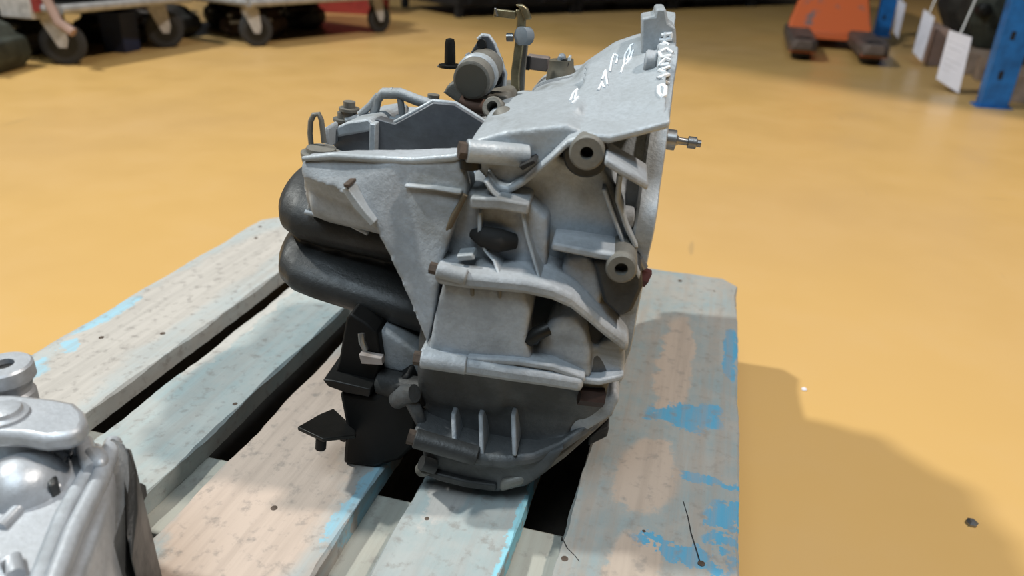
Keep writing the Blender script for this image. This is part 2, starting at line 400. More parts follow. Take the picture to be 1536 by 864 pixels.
# end cover: two stacked lobes and a rim
mb = MB()
def lobe(cv, cz, r, e, u0, u1):
    pr = [(0,.25),(.006,.62),(.016,.86),(.03,.97),(.05,1),(u1-u0,1.05)]
    return [[V((u0+t, cv - r*s*math.cos(a), cz + r*e*s*math.sin(a))) for a in [2*PI*k/30 for k in range(30)]] for t, s in pr]
def tilt(rings, k):
    return [[V((p.x, p.y, p.z - k*(p.x - rings[0][0].x))) for p in r] for r in rings]
mb.loft(tilt(lobe(-.085,.207,.085,.42,-.338,-.13), .06))
mb.loft(tilt(lobe(-.080,.158,.098,.36,-.338,-.13), .15))
mb.loft(tilt(lobe(-.06,.235,.075,.3,-.300,-.2), 0))
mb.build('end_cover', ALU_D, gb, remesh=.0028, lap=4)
# step plate with cast mark on the front edge of the case
mb = MB(); SL(mb, [(512,284),(520,280),(548,318),(562,334),(556,340),(530,312)], -.2335, -.215)
mb.build('cast_label', ALU_W, gb, bevel=.0008)
mb = MB(); SL(mb, [(514,276),(524,276),(524,282),(516,282)], -.236, -.22); mb.build('plug', RUST, gb, bevel=.0008)
# top rim of the case
MB().tube([A(*p) for p in ((455,238,-.2),(500,234,-.205),(560,238,-.21),(620,241,-.212),(680,236,-.215),(715,228,-.215))], [.002,.003,.003,.003,.003,.002]).build('case_rim', ALU_W, gb)
# upright wall in the recessed top
mb = MB(); SL(mb, [(500,246),(500,206),(528,196),(565,178),(592,186),(618,172),(650,154),(682,157),(740,193),(774,212),(774,250)], -.125, -.112)
mb.build('recess_wall', ALU_S, gb, bevel=.001)
MB().tube([A(*p,-.119) for p in ((592,184),(618,170),(650,152),(682,155),(740,191),(774,210))], .0022, 10).build('wall_lip', ALU_W, gb)
mb = MB(); mb.box(A(562,236,-.136), A(567,176,-.112)); mb.build('web', ALU_W, gb, bevel=.001)
mb = MB(); SL(mb, [(505,206),(562,196),(562,186),(552,178),(520,183),(505,190)], -.132, -.02, dz=-.008); mb.build('case_shelf', ALU_W, gb, bevel=.002)
# open webs behind the wall
for pts, r in (([(520,182),(545,176),(572,178),(600,184)],.0042), ([(560,176),(566,150),(574,140),(590,138)],.0042), ([(574,140),(600,140),(625,150),(650,158)],.005),
               ([(604,182),(602,160),(600,146)],.003), ([(540,172),(556,158),(568,143)],.0035), ([(596,180),(625,176),(650,160)],.005)):
    MB().tube([A(*p,-.085) for p in pts], r, 10).build('web', ALU_W, gb)
for x, y in ((524,160),(515,176),(650,150)):
    c = A(x, y, -.08); MB().lathe(c-V((0,0,.014)), c+V((0,0,1)), [(0,.007),(.010,.007),(.0105,.0095),(.013,.0095),(.0132,.0055),(.019,.0055)], 16).build('bolt', ALU_G, gb)
# breather loop, box and washers at the left corner
mb = MB(); mb.box(A(486,224,-.15), A(508,182,-.125)); mb.build('corner_lug', ALU_W, gb, bevel=.002)
MB().tube([A(*p,-.165) for p in ((467,220),(465,200),(466,182),(471,172),(478,171),(482,180),(484,196),(486,214))], .0022, 10).build('wire_loop', ALU_G, gb)
c = A(482,232,-.172)
MB().lathe(c-V((0,0,.006)), c+V((0,0,1)), [(0,.0155),(.003,.016),(.0032,.013),(.005,.013),(.0052,.0165),(.008,.0165),(.0085,.012),(.012,.012)], 26).build('washer_stack', ALU_G, gb)
MB().cyl(c-V((0,0,.03)), c-V((0,0,.004)), .014).build('corner_boss', ALU, gb)
# differential housing
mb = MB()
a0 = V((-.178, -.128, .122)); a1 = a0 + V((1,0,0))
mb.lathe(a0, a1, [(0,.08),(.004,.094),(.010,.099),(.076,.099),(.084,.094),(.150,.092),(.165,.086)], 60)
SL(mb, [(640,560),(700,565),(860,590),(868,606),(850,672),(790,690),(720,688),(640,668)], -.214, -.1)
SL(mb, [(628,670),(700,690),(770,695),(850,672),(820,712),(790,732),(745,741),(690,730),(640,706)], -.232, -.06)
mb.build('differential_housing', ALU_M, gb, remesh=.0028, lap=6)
mb = MB()
SL(mb, [(664,422),(720,430),(784,436),(796,470),(790,512),(798,548),(720,545),(640,532),(650,480)], -.241, -.15)
SL(mb, [(800,545),(812,510),(824,482),(842,474),(862,476),(878,500),(886,530),(886,572)], -.228, -.13)
SL(mb, [(884,568),(890,530),(902,512),(925,508),(938,520),(936,568)], -.214, -.12)
SL(mb, [(838,452),(842,400),(850,388),(880,386),(898,402),(904,440),(898,470)], -.212, -.12)
SL(mb, [(690,292),(700,286),(790,300),(822,330),(820,395),(812,430),(665,412),(664,395),(676,345)], -.214, -.13)
SL(mb, [(842,600),(856,590),(880,604),(905,602),(922,585),(930,600),(918,625),(870,655),(846,660)], -.212, -.1)
df = mb.build('housing_face', ALU, gb, remesh=.0026, lap=6)
def rib(pts, back=.07, th=.006, mt=ALU, name='rib', bev=.0018, dz=0):
    return MB().strip([A(*p) for p in pts], V((0,back,dz)), V((0,0,-th))).build(name, mt, gb, bevel=bev)
rib([(652,400,-.247),(661,407,-.25),(700,413,-.25),(736,416,-.25),(790,421,-.249),(830,430,-.246),(859,443,-.242),(885,464,-.236),(910,486,-.23),(944,512,-.222)], .075, .012, bev=.0035)
rib([(626,530,-.252),(660,538,-.253),(710,545,-.252),(770,554,-.25),(820,561,-.246),(876,570,-.24)], .07, .013, bev=.004)
rib([(700,536,-.247),(780,540,-.246),(830,548,-.242),(878,566,-.238)], .05, .006)
rib([(868,566,-.23),(900,570,-.228),(936,562,-.22)], .06, .006)
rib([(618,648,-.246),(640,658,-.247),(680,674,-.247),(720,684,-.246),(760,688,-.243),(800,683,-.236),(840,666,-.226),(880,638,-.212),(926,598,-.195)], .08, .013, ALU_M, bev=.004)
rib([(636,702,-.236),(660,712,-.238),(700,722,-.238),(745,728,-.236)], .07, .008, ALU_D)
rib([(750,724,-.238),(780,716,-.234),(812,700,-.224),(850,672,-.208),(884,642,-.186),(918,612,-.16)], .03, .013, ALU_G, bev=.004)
rib([(884,655,-.17),(914,640,-.165)], .03, .012, ALU_D)
mb = MB(); SL(mb, [(962,90),(962,27),(982,24),(984,13),(999,13),(1003,34),(1014,42),(1012,90)], -.06, -.01); lug = mb.build('flange_lug', ALU_W, gb, bevel=.002)
MB().cyl(A(946,108,-.075), A(949,108,-.06), .0045).build('bore', HOLE, gb)
MB().tube([A(*p) for p in ((952,118,-.10),(951,135,-.12),(948,155,-.14))], .003, 10).build('web', ALU_W, gb)
# shoulder ridge and bell ribs
MB().strip([A(*p) for p in ((1006,180,-.205),(960,192,-.208),(915,203,-.214),(885,200,-.216),(852,210,-.216),(822,238,-.215),(786,268,-.214),(762,281,-.214),(746,277,-.214),(730,258,-.214))],
           V((0,.03,.004)), V((0,0,-.0065))).build('rib', ALU_W, gb, bevel=.002)
rib([(908,236,-.232),(930,250,-.232),(955,264,-.228),(973,275,-.22)], .05, .006)
rib([(828,364,-.222),(860,370,-.226),(900,378,-.228),(935,383,-.228),(952,392,-.226),(961,410,-.224)], .06, .0065)
rib([(606,277,-.2215),(650,281,-.225),(692,288,-.228)], .02, .003)
rib([(705,296,-.228),(750,298,-.23),(794,306,-.226)], .04, .009)
def vrib(pts, w=.0035, back=.03, mt=ALU_W):
    MB().strip([A(*p) for p in pts], V((0,back,0)), V((w,0,0))).build('rib', mt, gb, bevel=.0012)
vrib([(902,284,-.206),(914,318,-.206),(926,350,-.206),(938,382,-.206)])
vrib([(926,262,-.205),(922,300,-.205),(935,340,-.205),(950,372,-.206)], .004)
vrib([(724,272,-.226),(734,288,-.226),(746,300,-.226)], .003)
vrib([(716,318,-.222),(716,350,-.225),(724,376,-.228),(738,392,-.232),(745,412,-.242)], .003)
vrib([(780,318,-.222),(786,350,-.224),(796,385,-.228),(806,418,-.238)], .003)
for x, y0, y1 in ((676,620,676),(717,622,682),(766,622,684)):
    vrib([(x,y0,-.226),(x+1,(y0+y1)/2,-.236),(x+2,y1,-.243)], .004, .03, ALU)
for x, y0, y1 in ((704,425,445),(745,425,448)):
    vrib([(x,y0,-.243),(x+1,y1,-.243)], .003, .02, ALU_G)
# mounting bosses
def boss(px, py, vf, vb, ro, ri, mt=ALU, name='mounting_boss'):
    a = A(px, py, vf); b = V((a.x, vb, a.z))
    o = MB().ring(a, b, ro, ri).build(name, mt, gb, bevel=0)
    MB().cyl(V((a.x, a.y+.012, a.z)), V((b.x, b.y, b.z)), ri*1.02, seg=24).build('bore', HOLE, o)
    return o
boss(880,230,-.222,-.15,.0128,.0048,ALU_G)
boss(879,234,-.208,-.15,.0168,.010,ALU_D,'boss_collar')
boss(932,404,-.232,-.15,.0118,.0050,ALU_G)
mb = MB(); SL(mb, [(890,392),(940,388),(962,402),(964,432),(948,468),(930,476),(905,455)], -.222, -.15); mb.build('boss_block', ALU_D, gb, bevel=.003)
# hollow in the centre lump
c = A(738,358,-.220)
MB().tube([c+V((-.016,.004,0)), c+V((-.006,-.0015,.001)), c+V((.006,-.0015,0)), c+V((.018,.004,-.001))], [.004,.0085,.0095,.006]).build('oil_hollow', HOLE, gb)
MB().tube([A(*p,-.226) for p in ((698,292),(682,322),(668,352),(661,398))], [.002,.0026,.0026,.0022], 10).build('gasket_edge', plain('brown sealant', (.10,.075,.045), .7), gb)
mb = MB(); SL(mb, [(684,384),(708,382),(712,390),(688,392)], -.236, -.22); mb.build('cast_pad', ALU_W, gb, bevel=.001)
# long bolt sleeves
def sleeve(a, b, v0, v1, r, mt=ALU, bolt=True):
    p, q = A(*a, v0), A(*b, v1); o = MB().cyl(p, q, r).build('bolt_sleeve', mt, gb, bevel=.001)
    if bolt:
        d = (q-p).normalized(); hexa(MB(), p-d*.006, p+d*.001, r*.78).build('bolt', RUST, gb)
sleeve((700,226),(792,234),-.222,-.205,.0085,ALU_W)
sleeve((622,657),(716,684),-.248,-.245,.0085,ALU_D)
sleeve((632,538),(700,548),-.250,-.248,.0075,ALU)
sleeve((656,404),(700,416),-.248,-.248,.006,ALU)
mb = MB(); MB().cyl(A(706,238,-.215), A(706,252,-.215), .008).build('stud', STEEL_D, gb)
c = A(700,208,-.21)
mb = MB(); SL(mb, [(778,250),(800,240),(804,244),(784,256)], -.2225, -.20); mb.build('slot', HOLE, gb, bevel=.0005)
MB().tube([A(792,512,-.236), A(806,500,-.236), A(822,492,-.232)], [.005,.006,.006]).build('dowel', STEEL_D, gb)
MB().cyl(A(640,700,-.236), A(634,704,-.225), .007).build('plug', ALU_G, gb)
MB().cyl(A(632,694,-.24), A(652,700,-.235), .0065).build('bolt_sleeve', ALU_D, gb)
# bolts at the flange
p = A(955,410,-.195); q = A(972,418,-.195)
hexa(MB(), p, q, .0075).build('bolt', plain('red oxide bolt', (.10,.035,.03), .4, .4), gb)
MB().cyl(A(958,388,-.2), A(966,402,-.2), .0035).build('dowel', STEEL, gb)
hexa(MB(), A(868,592,-.222), A(905,596,-.218), .0085).build('bolt', plain('brown oxide bolt', (.035,.018,.014), .5, .3), gb)
p = A(995,208,-.12)
MB().lathe(p, p+V((1,0,0)), [(0,.0085),(.010,.0085),(.011,.0045),(.013,.003),(.020,.003),(.0205,.005),(.027,.005),(.028,.003),(.031,.003)], 18).build('bleed_screw', STEEL, gb)
# ---- selector gear on top
s = A(707,121,-.10); e = A(730,98,-.045)
sc = MB().lathe(s, e, [(0,.0145),(.001,.0165),(.004,.0168),((e-s).length,.0168)], 36).build('selector_cylinder', ALU_G, gb)
d = (e-s).normalized()
MB().ring(s+d*.016, s+d*.026, .0185, .0165).build('snap_ring', ALU_W, sc)
MB().lathe(s-d*.0006, s+d, [(0,.0142),(.001,.0142)], 30).build('end_cap', plain('olive grey cap', (.085,.083,.07), .5, .3), sc)
mb = MB(); SL(mb, [(716,62),(723,53),(733,54),(741,66),(751,92),(758,112),(754,130),(700,140),(684,122),(690,104),(704,82)], -.052, -.044)
br = mb.build('selector_bracket', ALU_S, gb, bevel=.001)
MB().tube([A(*p,-.049) for p in ((718,60),(724,54),(732,55),(740,66),(750,92),(757,112),(755,128))], .0028, 10).build('bracket_rim', ALU_W, br)
for x, y, r in ((722,66,.0042),(742,117,.0072)):
    c = A(x,y,-.056); MB().cyl(c, c+V((0,.006,0)), r, seg=20).build('bore', HOLE, br)
mb = MB(); SL(mb, [(664,140),(672,126),(690,120),(700,140),(760,142),(775,170),(740,185),(700,165)], -.06, .02)
mb.build('selector_housing', ALU_G, gb, remesh=.0025, lap=3)
MB().box(A(696,100,-.03), A(706,78,-.015)).build('guide_pad', PLASTIC_G, gb, bevel=.002)
# lever
lv = MB().strip([A(*p,-.012) for p in ((766,150),(766,110),(770,80),(774,50),(775,28),(773,14))], V((0,.006,0)), V((.0085,0,0))).build('shift_lever', BRASS, gb, bevel=.0012)
MB().strip([A(*p,-.012) for p in ((741,13),(756,15),(774,17))], V((0,.006,0)), V((0,0,-.007))).build('lever_foot', BRASS, lv, bevel=.001)
MB().strip([A(*p,-.014) for p in ((741,12),(744,24))], V((0,.004,0)), V((.002,0,0))).build('lever_tip', STEEL, lv, bevel=.0005)
MB().strip([A(*p,-.016) for p in ((772,7),(780,14),(786,30))], V((0,.008,0)), V((.007,0,.001))).build('lever_head', BRASS, lv, bevel=.0015)
MB().strip([A(*p,-.004) for p in ((776,150),(778,110),(782,70),(783,48))], V((0,.006,0)), V((.006,0,0))).build('lever_rod', ALU_G, lv, bevel=.001)
MB().lathe(A(780,54,-.018), A(790,54,-.01), [(0,.004),(.001,.0085),(.011,.0085),(.012,.004)], 20).build('lever_bush', PLASTIC_G, lv)
MB().box(A(784,66,-.016), A(793,42,-.004)).build('lever_bush', PLASTIC_G, lv, bevel=.002)
MB().cyl(A(760,56,-.01), A(770,56,-.01), .004).build('lever_pin', STEEL, lv)
# pin on an arm
pn = MB().lathe(A(675,101,-.02), A(675,60,-.02), [(0,.011),(.0025,.011),(.003,.0055),(.022,.005),(.026,.004),(.027,.001)], 18).build('cable_pin', STEEL_D, gb)
MB().strip([A(*p,-.022) for p in ((656,98),(675,101),(698,99))], V((0,.008,0)), V((0,0,-.002))).build('pin_arm', ALU_G, pn, bevel=.0006)
# cross arm and sensor
MB().box(A(788,104,.02), A(826,84,.035)).build('cross_arm', plain('pinkish grey arm', (.20,.165,.15), .6, .3), gb, bevel=.0015)
MB().box(A(787,105,.017), A(797,84,.0199)).build('arm_socket', HOLE, gb, bevel=.001)
sb = MB().lathe(A(842,142,.01), A(842,70,.01), [(0,.0165),(.012,.016),(.024,.014),(.026,.0125),(.034,.012)], 24).build('sensor', plain('brown sensor body', (.13,.115,.085), .6, .3), gb)
MB().box(A(833,112,.004), A(850,80,.018)).build('sensor_plug', PLASTIC_G, sb, bevel=.003)
MB().box(A(849,108,.002), A(858,82,.016)).build('sensor_clip', ALU_W, sb, bevel=.002)
MB().cyl(A(846,96,.0), A(846,96,.012), .0045).build('plug_socket', HOLE, sb)
# linkage clutter under the selector
MB().tube([A(*p,-.09) for p in ((690,150),(706,158),(722,160),(738,166))], [.006,.008,.007,.006]).build('linkage_rod', plain('rusty brown linkage', (.12,.065,.045), .7, .2), gb)
MB().ring(A(738,160,-.115), A(748,168,-.10), .0095, .005).build('linkage_eye', ALU_G, gb)
MB().lathe(A(752,172,-.13), A(775,206,-.15), [(0,.009),(.014,.010),(.028,.012),(.03,.006)], 20).build('detent_plug', ALU_G, gb)
MB().box(A(748,172,-.08), A(790,150,-.03)).build('selector_pad', ALU, gb, bevel=.004)
MB().lathe(A(790,160,-.02), A(790,130,-.02), [(0,.014),(.006,.014),(.008,.009),(.014,.009)], 20).build('breather_cap', ALU_W, gb)
# ---- black mounting bracket hanging under the cover
kb = mb = MB(); SL(mb, [(519,478),(526,470),(534,476),(548,484),(566,500),(572,540),(560,586),(548,592),(498,574),(508,540)], -.20, -.17)
kb = mb.build('mount_bracket', STEEL_B, gb, bevel=.002)
mb = MB(); SL(mb, [(484,570),(500,571),(556,584),(554,596),(520,590),(492,580)], -.215, -.16); mb.build('bracket_plate', STEEL_D, kb, bevel=.001)
mb = MB(); SL(mb, [(508,590),(560,596),(612,560),(626,600),(624,668),(600,692),(560,702),(514,698),(518,640)], -.208, -.12); mb.build('bracket_shade_web', STEEL_B, kb, bevel=.004)  # black web drawn out to the deck, standing in for the contact shadow
MB().prism([A(446,640,-.235),A(478,622,-.20),A(500,612,-.19),A(532,642,-.20),A(534,652,-.225),A(484,658,-.245)], [p-V((0,0,.004)) for p in (A(446,640,-.235),A(478,622,-.20),A(500,612,-.19),A(532,642,-.20),A(534,652,-.225),A(484,658,-.245))]).build('bracket_foot', STEEL_D, kb, bevel=.001)
mb = MB(); mb.tube([A(512,655,-.215), A(530,640,-.20), A(545,610,-.18)], .006); mb.build('foot_stay', STEEL_B, kb)
MB().cyl(A(482,656,-.238), A(481,672,-.238), .0048).build('foot_pin', STEEL_B, kb)
MB().tube([A(542,500,-.21), A(543,512,-.212), A(548,524,-.21)], .003, 10).build('spring_clip', STEEL, kb)
mb = MB(); SL(mb, [(538,532),(572,538),(574,548),(542,546)], -.208, -.2); mb.build('paint_tab', plain('pale tab', (.42,.36,.33), .7), kb, bevel=.0006)
mb = MB(); SL(mb, [(562,490),(600,512),(640,540),(636,566),(600,560),(576,556)], -.19, -.10); mb.build('lower_case', ALU, gb, remesh=.003, lap=4)
MB().cyl(A(572,572,-.195), A(640,590,-.21), .0125).build('shaft_sleeve', ALU_D, gb, bevel=.002)
MB().tube([A(*p) for p in ((596,600,-.215),(608,592,-.225),(622,590,-.228))], [.008,.009,.008]).build('clamp_ear', ALU_M, gb)
MB().tube([A(*p) for p in ((612,596,-.225),(622,612,-.228),(632,634,-.225))], [.005,.006,.005]).build('clamp_ear', ALU_M, gb)
# paint-pen marks on bell and flange, laid on the metal itself
bpy.context.view_layer.update()
dg = bpy.context.evaluated_depsgraph_get()
from mathutils.bvhtree import BVHTree
trees = []
for ob in (bell, fl_, lug):
    trees.append(BVHTree.FromObject(ob, dg))
WM = plain('white paint pen', (.80,.84,.88), .5, 0, .06)
def stroke(pts, r):
    P3 = []
    for a, b in zip(pts[:-1], pts[1:]):
        for k in range(5):
            x = a[0]+(b[0]-a[0])*k/4; y = a[1]+(b[1]-a[1])*k/4
            d = (GI3 @ pray(x, y)).normalized(); best = None
            for t in trees:
                h = t.ray_cast(GC, d)
                if h[0] is not None and (best is None or h[3] < best[1]): best = (h[0]+h[1]*.0003, h[3])
            if best and (not P3 or (best[0]-P3[-1]).length > .0004):
                if P3 and (best[0]-P3[-1]).length > .02: continue
                P3.append(best[0])
    return P3
mk = MB(); mk2 = MB()
for pts in MARKS_F:
    q = stroke(pts, .001)
    if len(q) > 1: MB().tube(q, .0016, 6).build('pen_stroke', WM, gb)
for pts in MARKS_B:
    q = stroke(pts, .001)
    if len(q) > 1: MB().tube(q, .001, 6).build('pen_stroke', WM, gb)

# ------------------------------------------------------------------ second gearbox, cut by the left edge of the frame
HM = Matrix.Translation((.27, .43, PT)) @ Matrix.Rotation(math.radians(-24), 4, 'Z')
HI = HM.inverted(); HI3 = HI.to_3x3(); HC = HI @ CAM
def B(px, py, z):                                        # point of its frame at height z above the deck
    d = HI3 @ pray(px, py); return HC + d*((z - HC.z)/d.z)
def PB(pts, z, th): 
    a = [B(x, y, z) for x, y in pts]; return MB().prism(a, [p - V((0,0,th)) for p in a])
g2 = thing('gearbox', 'clean bright aluminium gearbox at the left corner of the pallet, cut by the frame', 'gearbox', mtx=HM)
mb = PB([(-70,640),(0,640),(60,648),(124,652),(160,664),(176,676),(170,720),(150,790),(120,864),(60,960),(-120,960)], .125, .10)
mb.build('housing', ALU_N, g2, remesh=.003, lap=8)
# side flange: thick rim plate facing the big gearbox
a = [B(158,660,.135), B(168,654,.138), B(186,664,.138), B(196,684,.13), B(196,735,.105), B(176,800,.10), B(150,864,.09), B(110,960,.09), B(80,960,.09), B(130,840,.1), B(148,760,.11), B(152,700,.125)]
MB().prism(a, [V((p.x, p.y, .004)) for p in a]).build('side_flange', ALU_M, g2, bevel=.003)
a = [B(186,668,.130), B(196,672,.130), B(204,700,.118), B(206,760,.100), B(196,840,.08), B(190,800,.09), B(186,720,.12)]
MB().prism(a, [V((p.x, p.y, .004)) for p in a]).build('rim_plate', ALU_D, g2, bevel=.002)
p = B(192,742,.09); q = B(214,738,.092); hexa(MB(), p, q, .0065).build('bolt', ALU_D, g2)
# raised oval cover plate
PB([(-40,590),(20,590),(80,596),(112,602),(126,614),(130,628),(122,644),(100,652),(64,656),(30,650),(-40,648)], .165, .013).build('top_cover', ALU_N, g2, bevel=.004)
PB([(-40,600),(20,600),(76,606),(106,612),(116,626),(108,640),(60,646),(-40,642)], .15, .028).build('cover_wall', ALU, g2, bevel=.003)
c = B(8,624,.165); MB().lathe(c-V((0,0,.003)), c+V((0,0,1)), [(0,.014),(.005,.014),(.0065,.011),(.009,.010),(.010,.006)], 28).build('cover_bolt', ALU_N, g2)
# tall boss with bored eye
c = B(4,546,.175); MB().ring(c, c-V((0,0,.013)), .0185, .0072, 36).build('eye_boss', ALU_N, g2)
MB().cyl(c-V((0,0,.004)), c-V((0,0,.03)), .0075).build('bore', HOLE, g2)
MB().lathe(c-V((0,0,.010)), c-V((0,0,1)), [(0,.0165),(.012,.0135),(.014,.0155),(.02,.0155),(.03,.015),(.07,.018)], 32).build('boss_column', ALU_N, g2)
# round bulge
c = B(32,718,.135)
MB().lathe(c+V((-.012,.012,-.035)), c+V((.004,-.010,.012)), [(0,.026),(.02,.026),(.034,.024),(.044,.018),(.049,.010),(.051,.003)], 36).build('bulge', ALU_N, g2)
MB().tube([B(70,672,.128), B(74,700,.13), B(64,728,.128), B(40,748,.125), B(10,746,.125)], [.004,.005,.006,.006,.005]).build('bulge_rim', ALU_N, g2)
PB([(74,694),(84,700),(86,722),(72,730),(66,716)], .135, .02).build('slot_lug', ALU_D, g2, bevel=.002)
def webp(pts, z, r, mt=ALU_N): MB().tube([B(x, y, z) for x, y in pts], r, 12).build('web', mt, g2)
webp([(126,664),(134,690),(140,706)], .132, .006); webp([(170,664),(150,720),(110,800),(86,864),(60,940)], .130, .006)
webp([(140,694),(96,770),(60,864),(40,930)], .128, .005, ALU); webp([(120,664),(100,690),(60,664)], .128, .004); webp([(0,792),(30,760),(90,730)], .126, .004)
webp([(0,850),(20,840),(24,864)], .128, .005)
PB([(122,672),(140,664),(158,668),(162,684),(150,696),(136,690)], .14, .03).build('corner_boss', ALU_N, g2, bevel=.004)

# ------------------------------------------------------------------ carts on casters (left background)
def caster(parent, p, yaw, r=.12, sc=1., mt=WHITE_P):
    """a swivel caster standing at p (floor), yaw = rolling direction"""
    c = bpy.data.objects.new('caster', None); C.objects.link(c); c.parent = parent; c.location = p; c.rotation_euler.z = yaw; c.scale = (sc,)*3
    w_ = MB(); w_.lathe((0,-.021,r), (0,1,r), [(0,r*.8),(.003,r*.93),(.008,r),(.034,r),(.039,r*.93),(.042,r*.8)], 30).build('wheel', RUBBER, c)
    MB().lathe((0,-.024,r), (0,1,r), [(0,r*.25),(.002,r*.55),(.004,r*.74),(.044,r*.74),(.046,r*.55),(.048,r*.25)], 24).build('wheel_hub', STEEL_D, c)
    for s in (-1, 1):
        y = s*.028
        MB().prism([V((-.02,y,r-.024)),V((.022,y,r-.022)),V((.085,y,r*2+.0)),V((.085,y,r*2+.032)),V((-.025,y,r*2+.032)),V((-.034,y,r+.02))],
                   [V((-.02,y+s*.004,r-.024)),V((.022,y+s*.004,r-.022)),V((.085,y+s*.004,r*2+.0)),V((.085,y+s*.004,r*2+.032)),V((-.025,y+s*.004,r*2+.032)),V((-.034,y+s*.004,r+.02))]).build('fork', mt, c, bevel=.001)
    MB().lathe((.035,0,r*2+.028), (.035,0,1), [(0,.04),(.006,.045),(.02,.045),(.024,.03),(.03,.05),(.036,.05)], 20).build('swivel', mt, c)
    return c
def cart(label, corner, yaw, L, W, h, casters, group='warehouse carts with casters', rim=GREY_M):
    t = thing('platform_cart', label, 'cart', (corner[0], corner[1], 0)); t.rotation_euler.z = yaw
    if group: t['group'] = group
    MB().box((-L+.02,.02,h-.01),(-.02,W-.02,h+.004)).build('deck', STEEL_D, t, bevel=.002)
    for a, b in (((0,0),(-L,0)), ((0,W),(-L,W)), ((0,0),(0,W)), ((-L,0),(-L,W))):
        MB().tube([(a[0],a[1],h-.005),(b[0],b[1],h-.005)], .02, 12).build('frame_rail', rim, t)
    for i, (cx, cy, cyaw) in enumerate(casters):
        caster(t, (cx, cy, 0), cyaw, sc=(h-.012)/.304)
    return t
def lump(name, label, cat, lo, hi, yaw, mt, seed, parts=True, group=None, nub=6):
    """a scrap engine or gearbox: an uneven block with cylinders, plates and pipes on it"""
    rnd = random.Random(seed); sx, sy, sz = [(b-a) for a, b in zip(lo, hi)]
    t = thing(name, label, cat, ((lo[0]+hi[0])/2, (lo[1]+hi[1])/2, lo[2])); t.rotation_euler.z = yaw
    if group: t['group'] = group
    mb = MB()
    mb.loft([[V((x*sx*k, y*sy*k, z)) for x, y in ((-.5,-.38),(-.38,-.5),(.36,-.5),(.5,-.4),(.5,.4),(.38,.5),(-.4,.5),(-.5,.36))] for k, z in ((.72,.001),(.86,sz*.18),(.94,sz*.3),(.9,sz*.62),(.74,sz*.72),(.66,sz*.9),(.5,sz))])
    mb.build('block', mt, t, bevel=.008)
    for k in range(nub):
        a = rnd.uniform(-.42,.42)*sx; z = rnd.uniform(.2,.8)*sz; r = rnd.uniform(.05,.13)*min(sx,sz)
        MB().lathe((a,-.38*sy,z), (a+rnd.uniform(-.1,.1),-1*sy-.2,z), [(0,r),(.12*sy,r),(.13*sy,r*.7),(.17*sy,r*.7),(.175*sy,r*.3)], 16).build('pulley' if k % 2 else 'cover', (mt, STEEL_D, ALU_D, GREY_M)[rnd.randrange(4)] if k else mt, t)
    for k in range(3):
        pts = [V((rnd.uniform(-.5,.5)*sx, -rnd.uniform(.35,.55)*sy, rnd.uniform(.3,.95)*sz)) for _ in range(4)]
        MB().tube(pts, .012, 8).build('pipe', (RUST, STEEL_D, GREY_M)[k], t)
    return t
D2R = math.radians
# the cart's origin is its near right-hand corner; it extends to -x and +y
cA = cart('nearest cart at the far left, white caster fork turned to the camera', (-2.02,2.86), D2R(-3), 1.2, .80, .25, [(-.10,.07,D2R(215)),(-.10,.70,D2R(235)),(-1.1,.12,0.3),(-1.1,.70,0.2)], None)
cB = cart('second cart from the left with pale tubular frame and grey boxes behind it', (-1.68,3.74), D2R(-20), 1.2, 1.15, .235, [(-.06,.07,D2R(250)),(-.08,1.03,D2R(265)),(-1.1,.1,.5),(-1.1,1.0,0.2)], None)
MB().box((-.16,-.03,.23),(-.09,-.0,.37)).build('red_bracket', RED_P, cA, bevel=.004)
MB().box((-.30,-.04,.20),(-.12,.02,.30)).build('white_bracket', WHITE_P, cA, bevel=.006)
MB().tube([(-.02,-.04,.3),(.02,-.04,.2),(.08,-.03,.16)], .02, 8).build('pale_lever', CARD, cA)
lump('engine', 'dark greenish engine on the floor at the left frame edge', 'engine', (-2.45,2.50,0), (-2.14,2.84,.20), .3, GREEN_L, 3)
lump('engine', 'tall dark engine standing on the nearest cart', 'engine', (-3.1,2.98,.256), (-2.12,3.62,1.0), .0, DARK_L, 4, nub=5)
lump('engine', 'tall brown dark engine on the second cart', 'engine', (-2.6,4.1,.241), (-1.68,4.95,1.0), -.35, BROWN_L, 5, nub=5)
for k, (x, y, sx, sy, h, mt, lab) in enumerate(((-2.62,3.15,.5,.4,.17,DARK_L,'dark gearbox on the floor under the nearest cart'), (-2.42,3.95,.42,.3,.17,DARK_L,'dark gearbox on the floor beside the second caster'),
        (-1.98,4.22,.36,.3,.16,BROWN_L,'brown gearbox on the floor under the second cart'), (-1.95,4.72,.3,.3,.165,DARK_L,'dark gearbox farthest back under the second cart'),
        (-2.45,3.62,.4,.2,.17,DARK_L,'dark lump added to fill shade at the back edge under the nearest cart'), (-3.0,3.45,.22,.3,.17,GREEN_L,'green grey lump added to fill shade under the left end of the nearest cart'),
        (-3.3,4.75,.6,.4,.45,DARK_L,'long dark lump added to fill shade behind the gap between the two carts'), (-2.35,4.5,.3,.4,.165,DARK_L,'dark lump added to fill shade under the middle of the second cart'))):
    lump('gearbox', lab, 'gearbox', (x-sx/2,y-sy/2,0), (x+sx/2,y+sy/2,h), .1*k, mt, 20+k, nub=4)  # the last four are dark lumps added to fill shade around the carts
